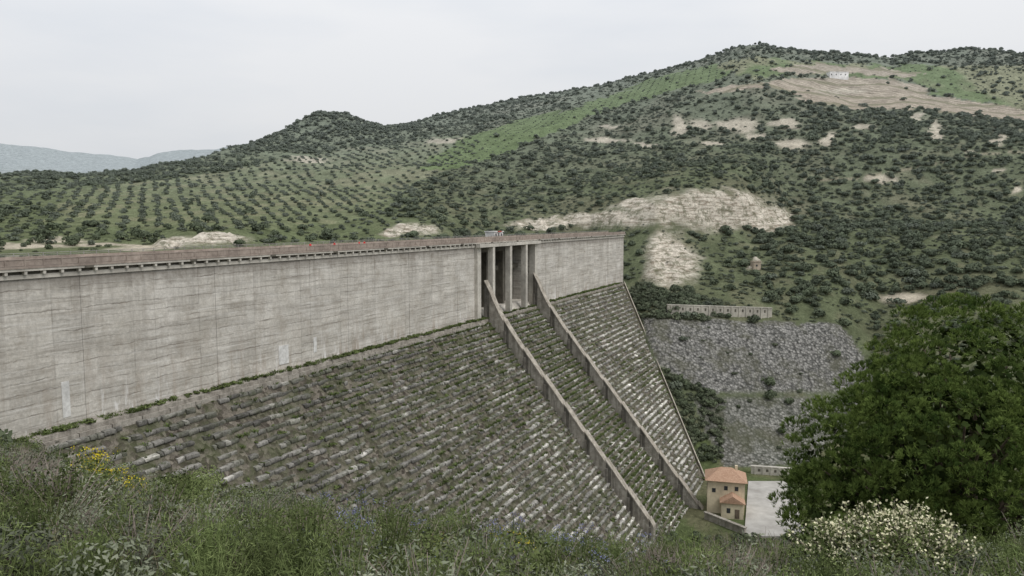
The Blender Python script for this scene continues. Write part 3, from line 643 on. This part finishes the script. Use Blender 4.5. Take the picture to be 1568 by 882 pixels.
fg('dry_twig_bush',520,[8],(.7,1.2),yr=(8,13),zone=lambda u_,Y:((u_>1000)&(u_<1230))|((u_>-50)&(u_<60)&(Y>9))|((u_>380)&(u_<470)&(Y>10)))
fg('cream_flower_shrub',480,[6],(.95,1.35),yr=(9.2,10.4),zone=lambda u_,Y:(u_>1310)&(u_<1430))
fg('left_bank_shrubs',300,[10,11,10,3,9],(.5,.95),yr=(10,26),zone=lambda u_,Y:(u_<420)&(u_>-300))
n=5200; Y=rng.uniform(18,240,n); X=rng.uniform(-.85,.95,n)*Y; Z=H(X,Y)
t_=(X-O[0])*ds[1]-(Y-O[1])*ds[0]; zd=np.where(t_>2.4,-35-K*(t_-2.4),-34.)
kk=(t_>1)&(Z>zd+.3)&(Z>-106.5); X,Y,Z=X[kk],Y[kk],Z[kk]; n=len(X); s=rng.uniform(.7,2.0,n)*np.clip(Y/50,.5,1.2)
scatter('bank_scrub',np.stack([X,Y,Z-.1],1),np.stack([s,s,s*.9],1),zr(n),rng.choice([0,1,5,6,7,7,6],n),CT)
n=420; X=rng.uniform(50,125,n); Y=rng.uniform(205,252,n); Z=H(X,Y); u_,v_=proj(X,Y,Z); kk=((v_>822)|(u_>1250))&(Z<-100); X,Y,Z=X[kk],Y[kk],Z[kk]; n=len(X); s=rng.uniform(1.,2.8,n)
scatter('valley_floor_shrubs',np.stack([X,Y,Z-.1],1),np.stack([s,s,s*.9],1),zr(n),rng.choice([0,1,2,5,6,7],n),CT)
# ---------------------------------------------------------------- grass growing on the ledges
n=30000; t_=rng.uniform(0,70,n); s_=rng.uniform(-30,325,n)
kk=s_<send(t_)-1; t_,s_=t_[kk],s_[kk]
chan=(s_>165)&(s_<206); topg=np.exp(-((s_-145)/60)**2)*np.exp(-t_/26)
dn=.06+.8*chan+.75*topg+.4*sstep(fbm(s_*.04,t_*.07,3),.05,.4)
kk=rng.random(len(t_))<dn; t_,s_=t_[kk],s_[kk]; kz=np.round((K*(t_)-1.2)/dz); z_=-36.2-kz*dz+.15; t2=2.4+(-35-z_)/K+.25
pts=np.array([LW(a,b,c) for a,b,c in zip(s_,t2,z_)]); n=len(pts); s=rng.uniform(.3,.85,n)
CG=newc('ledge_plant_variants')
m=MB(); blades(m,20,1.0,.9,.08,0,.6); o=m.make('g0',[m_leaf('ledge_grass',(.095,.13,.045),(.155,.195,.075),.4)],None,False,False,False); CG.objects.link(o)
bush(CG,'g1',2,24,.35,.4,M_shr,.6)
scatter('ledge_grass',pts,np.stack([s*1.4,s*1.4,s],1),zr(n),(rng.random(n)<.2).astype(int),CG)
n=900; s_=rng.uniform(-20,325,n); pts=np.array([LW(a,rng.uniform(.3,2.6),-34.2) for a in s_]); s=rng.uniform(.3,.8,n)
scatter('berm_grass',pts,np.stack([s*1.6,s*1.6,s],1),zr(n),(rng.random(n)<.3).astype(int),CG)
# ---------------------------------------------------------------- pine tree
PB=P(1470,800,28.5); gz=float(H(np.array([PB[0]]),np.array([PB[1]]))[0])
pine=empty('stone_pine_tree',(PB[0],PB[1],gz))
base=np.array([PB[0],PB[1],gz])
dom=[(P(1500,590,28),3.9,3.3,95),(P(1325,715,27),2.7,2.7,60),(P(1640,700,29),4.4,3.9,80),(P(1430,680,25.5),3.0,2.6,64),(P(1280,790,26.5),1.9,1.8,36),(P(1560,790,26),3.4,2.4,60),(P(1400,820,26),2.8,1.9,46),(P(1380,620,27.5),1.9,1.7,30)]
tb=MB(); top=dom[0][0]-base
tb.tube([(0,0,-.5),(.1,.1,1.5),(.3,0,3.5),tuple(top*np.array([.8,.8,.8])),tuple(top)],[.42,.36,.28,.16,.06],9)
lobes=[];IC=[];IN=[]
for c,r_,h_,k in dom:
    i=np.arange(k)+.5; ph=np.arccos(1-1.6*i/k); th=math.pi*(1+5**.5)*i
    D=np.stack([np.cos(th)*np.sin(ph),np.sin(th)*np.sin(ph),np.cos(ph)],1)
    for d in D:
        q=c+d*np.array([r_,r_,h_])*rng.uniform(.80,1.06)+rng.normal(size=3)*.12; lobes.append((q,rng.uniform(.32,.66)))
    m_=int(800*r_*h_/10); d=sph(m_); IC.append(c+d*np.array([r_,r_,h_])*rng.uniform(.45,.80,(m_,1))); IN.append(d+sph(m_)*.5)
    for _ in range(9):
        d=sph(1)[0]; d[2]=abs(d[2])*.6; e=c-base+d*np.array([r_,r_,h_])*.85; s0=(c-base)*rng.uniform(.3,.65); s0[:2]*=.5
        md=(s0+e)/2+np.array([0,0,-.25]); tb.tube([tuple(s0),tuple(md),tuple(e)],[.13,.085,.03],6)
    tb.tube([tuple((c-base)*np.array([0,0,.35])),tuple((c-base)*np.array([.5,.5,.6])),tuple(c-base)],[.24,.18,.09],7)
tb.make('trunk_and_limbs',[M_bark],pine,True)
V,Qq=leaves(np.vstack(IC)-base,np.vstack(IN),.20,.32); quads('core_shade_needles',V,Qq,[M_pin2],None,None,False,pine)
Cs=[];Ns=[]
for q,r_ in lobes:
    k=int(46*r_*r_/.3)+10; d=sph(k); d[:,2]=np.where((d[:,2]<-.2)&(rng.random(k)<.8),-d[:,2],d[:,2]); tc=q+d*r_*rng.uniform(.75,1.02,(k,1))*np.array([1,1,.8])
    for t_,dd in zip(tc,d):
        m_=12; nd=dd*.6+sph(m_)*.7+np.array([0,0,.55]); nd/=np.linalg.norm(nd,axis=1,keepdims=True)
        Cs.append(t_+nd*.07); Ns.append(nd)
Cs=np.vstack(Cs)-base; Ns=np.vstack(Ns); n=len(Cs)
Sd=np.cross(Ns,rng.normal(size=(n,3))); Sd/=np.linalg.norm(Sd,axis=1,keepdims=True); hw=rng.uniform(.009,.016,(n,1)); hl=rng.uniform(.06,.11,(n,1))
V=np.stack([Cs-Ns*hl-Sd*hw,Cs-Ns*hl+Sd*hw,Cs+Ns*hl+Sd*hw*.4,Cs+Ns*hl-Sd*hw*.4],1).reshape(-1,3)
quads('crown_needles',V,np.arange(4*n).reshape(-1,4),[M_pine],None,None,False,pine); print('pine quads',n)
# ---------------------------------------------------------------- people on crest
def person(s,t,z,rz,shirt,st):
    e=empty('walking_person',tuple(LW(s,t,z)),TH+rz)
    J=[(0,0,.95),(0,0,1.15),(0,.0,1.40),(0,.02,1.53),(0,.03,1.62),(0,.03,1.74),
       (.10,0,.90),(.11,.18*st,.50),(.11,.05*st,.08),(.11,.2*st,.04),(-.10,0,.90),(-.11,-.10*st,.50),(-.11,-.35*st,.10),(-.11,-.25*st,.04),
       (.20,0,1.40),(.26,-.12*st,1.14),(.25,-.02*st,.90),(-.20,0,1.40),(-.26,.10*st,1.14),(-.25,.28*st,.96)]
    E=[(0,1),(1,2),(2,3),(3,4),(4,5),(0,6),(6,7),(7,8),(8,9),(0,10),(10,11),(11,12),(12,13),(2,14),(14,15),(15,16),(2,17),(17,18),(18,19)]
    Rr=[.15,.145,.15,.06,.095,.07,.10,.07,.05,.04,.10,.07,.05,.04,.07,.05,.035,.07,.05,.035]
    me=bpy.data.meshes.new('body'); me.from_pydata(J,E,[]); o=bpy.data.objects.new('body',me); coll(o,e)
    md=o.modifiers.new('skin','SKIN'); 
    for i,sv in enumerate(me.skin_vertices[0].data): sv.radius=(Rr[i],Rr[i]*.8 if i<3 else Rr[i]); sv.use_root=(i==0)
    o.modifiers.new('sub','SUBSURF').levels=2; o.modifiers['sub'].render_levels=2
    g=G('clothes_skin'); z_=g.sep(g.obj())[2]
    c=g.mix(g.math('GREATER_THAN',z_,.92),(.05,.055,.09),shirt); c=g.mix(g.math('GREATER_THAN',z_,1.49),c,(.45,.28,.2)); c=g.mix(g.math('GREATER_THAN',z_,1.72),c,(.05,.035,.025)); g.col(c); me.materials.append(g.m)
for (uu_,sh,st) in ((473,(.7,.04,.04),1),(510,(.65,.05,.05),-1),(548,(.75,.04,.05),1),(556,(.7,.06,.05),-1)):
    s0,_=wallpt(uu_,372); person(s0,.42,-7.03,rng.uniform(-.4,.4)-math.pi/2,sh,st)
# ---------------------------------------------------------------- world, sun, camera
W=bpy.data.worlds.new('World'); SC.world=W; W.use_nodes=True; nt=W.node_tree; bg=nt.nodes['Background']
el,az=math.radians(52),math.radians(125)
sk=nt.nodes.new('ShaderNodeTexSky'); sk.sky_type='NISHITA'; sk.sun_disc=False; sk.sun_elevation=el; sk.sun_rotation=az; sk.dust_density=4
tc=nt.nodes.new('ShaderNodeTexCoord'); mp=nt.nodes.new('ShaderNodeMapping'); mp.inputs['Scale'].default_value=(1.2,1.2,5); nt.links.new(tc.outputs['Generated'],mp.inputs[0])
nz=nt.nodes.new('ShaderNodeTexNoise'); nz.inputs['Scale'].default_value=1.3; nz.inputs['Detail'].default_value=5; nt.links.new(mp.outputs[0],nz.inputs['Vector'])
rp=nt.nodes.new('ShaderNodeValToRGB'); rp.color_ramp.elements[0].position=.34; rp.color_ramp.elements[0].color=(.80,.845,.91,1); rp.color_ramp.elements[1].position=.62; rp.color_ramp.elements[1].color=(.97,.98,1.0,1); nt.links.new(nz.outputs['Fac'],rp.inputs[0])
sx_=nt.nodes.new('ShaderNodeSeparateXYZ'); nt.links.new(tc.outputs['Generated'],sx_.inputs[0])
mr=nt.nodes.new('ShaderNodeMapRange'); nt.links.new(sx_.outputs[2],mr.inputs[0]); mr.inputs[1].default_value=0; mr.inputs[2].default_value=.45; mr.inputs[3].default_value=6.3; mr.inputs[4].default_value=9.2
sc=nt.nodes.new('ShaderNodeVectorMath'); sc.operation='SCALE'; nt.links.new(rp.outputs[0],sc.inputs[0]); nt.links.new(mr.outputs[0],sc.inputs['Scale'])
mx=nt.nodes.new('ShaderNodeMix'); mx.data_type='RGBA'; mx.inputs[0].default_value=.93; nt.links.new(sk.outputs[0],mx.inputs[6]); nt.links.new(sc.outputs[0],mx.inputs[7]); nt.links.new(mx.outputs[2],bg.inputs[0]); bg.inputs[1].default_value=.116
sl=bpy.data.lights.new('sun','SUN'); sl.energy=1.4; sl.angle=math.radians(25); sl.color=(1,.97,.92); so=bpy.data.objects.new('sun',sl); SC.collection.objects.link(so)
sd=Vector((math.sin(az)*math.cos(el),math.cos(az)*math.cos(el),math.sin(el))); so.rotation_euler=sd.to_track_quat('Z','Y').to_euler()
cm=bpy.data.cameras.new('camera'); cm.sensor_width=36; cm.lens=36*F/1568; cm.clip_end=20000; cm.clip_start=.1
co=bpy.data.objects.new('camera',cm); co.rotation_euler=(math.pi/2-PT,0,0); SC.collection.objects.link(co); SC.camera=co
SC.view_settings.view_transform='Standard'; SC.view_settings.look='None'; SC.view_settings.exposure=0
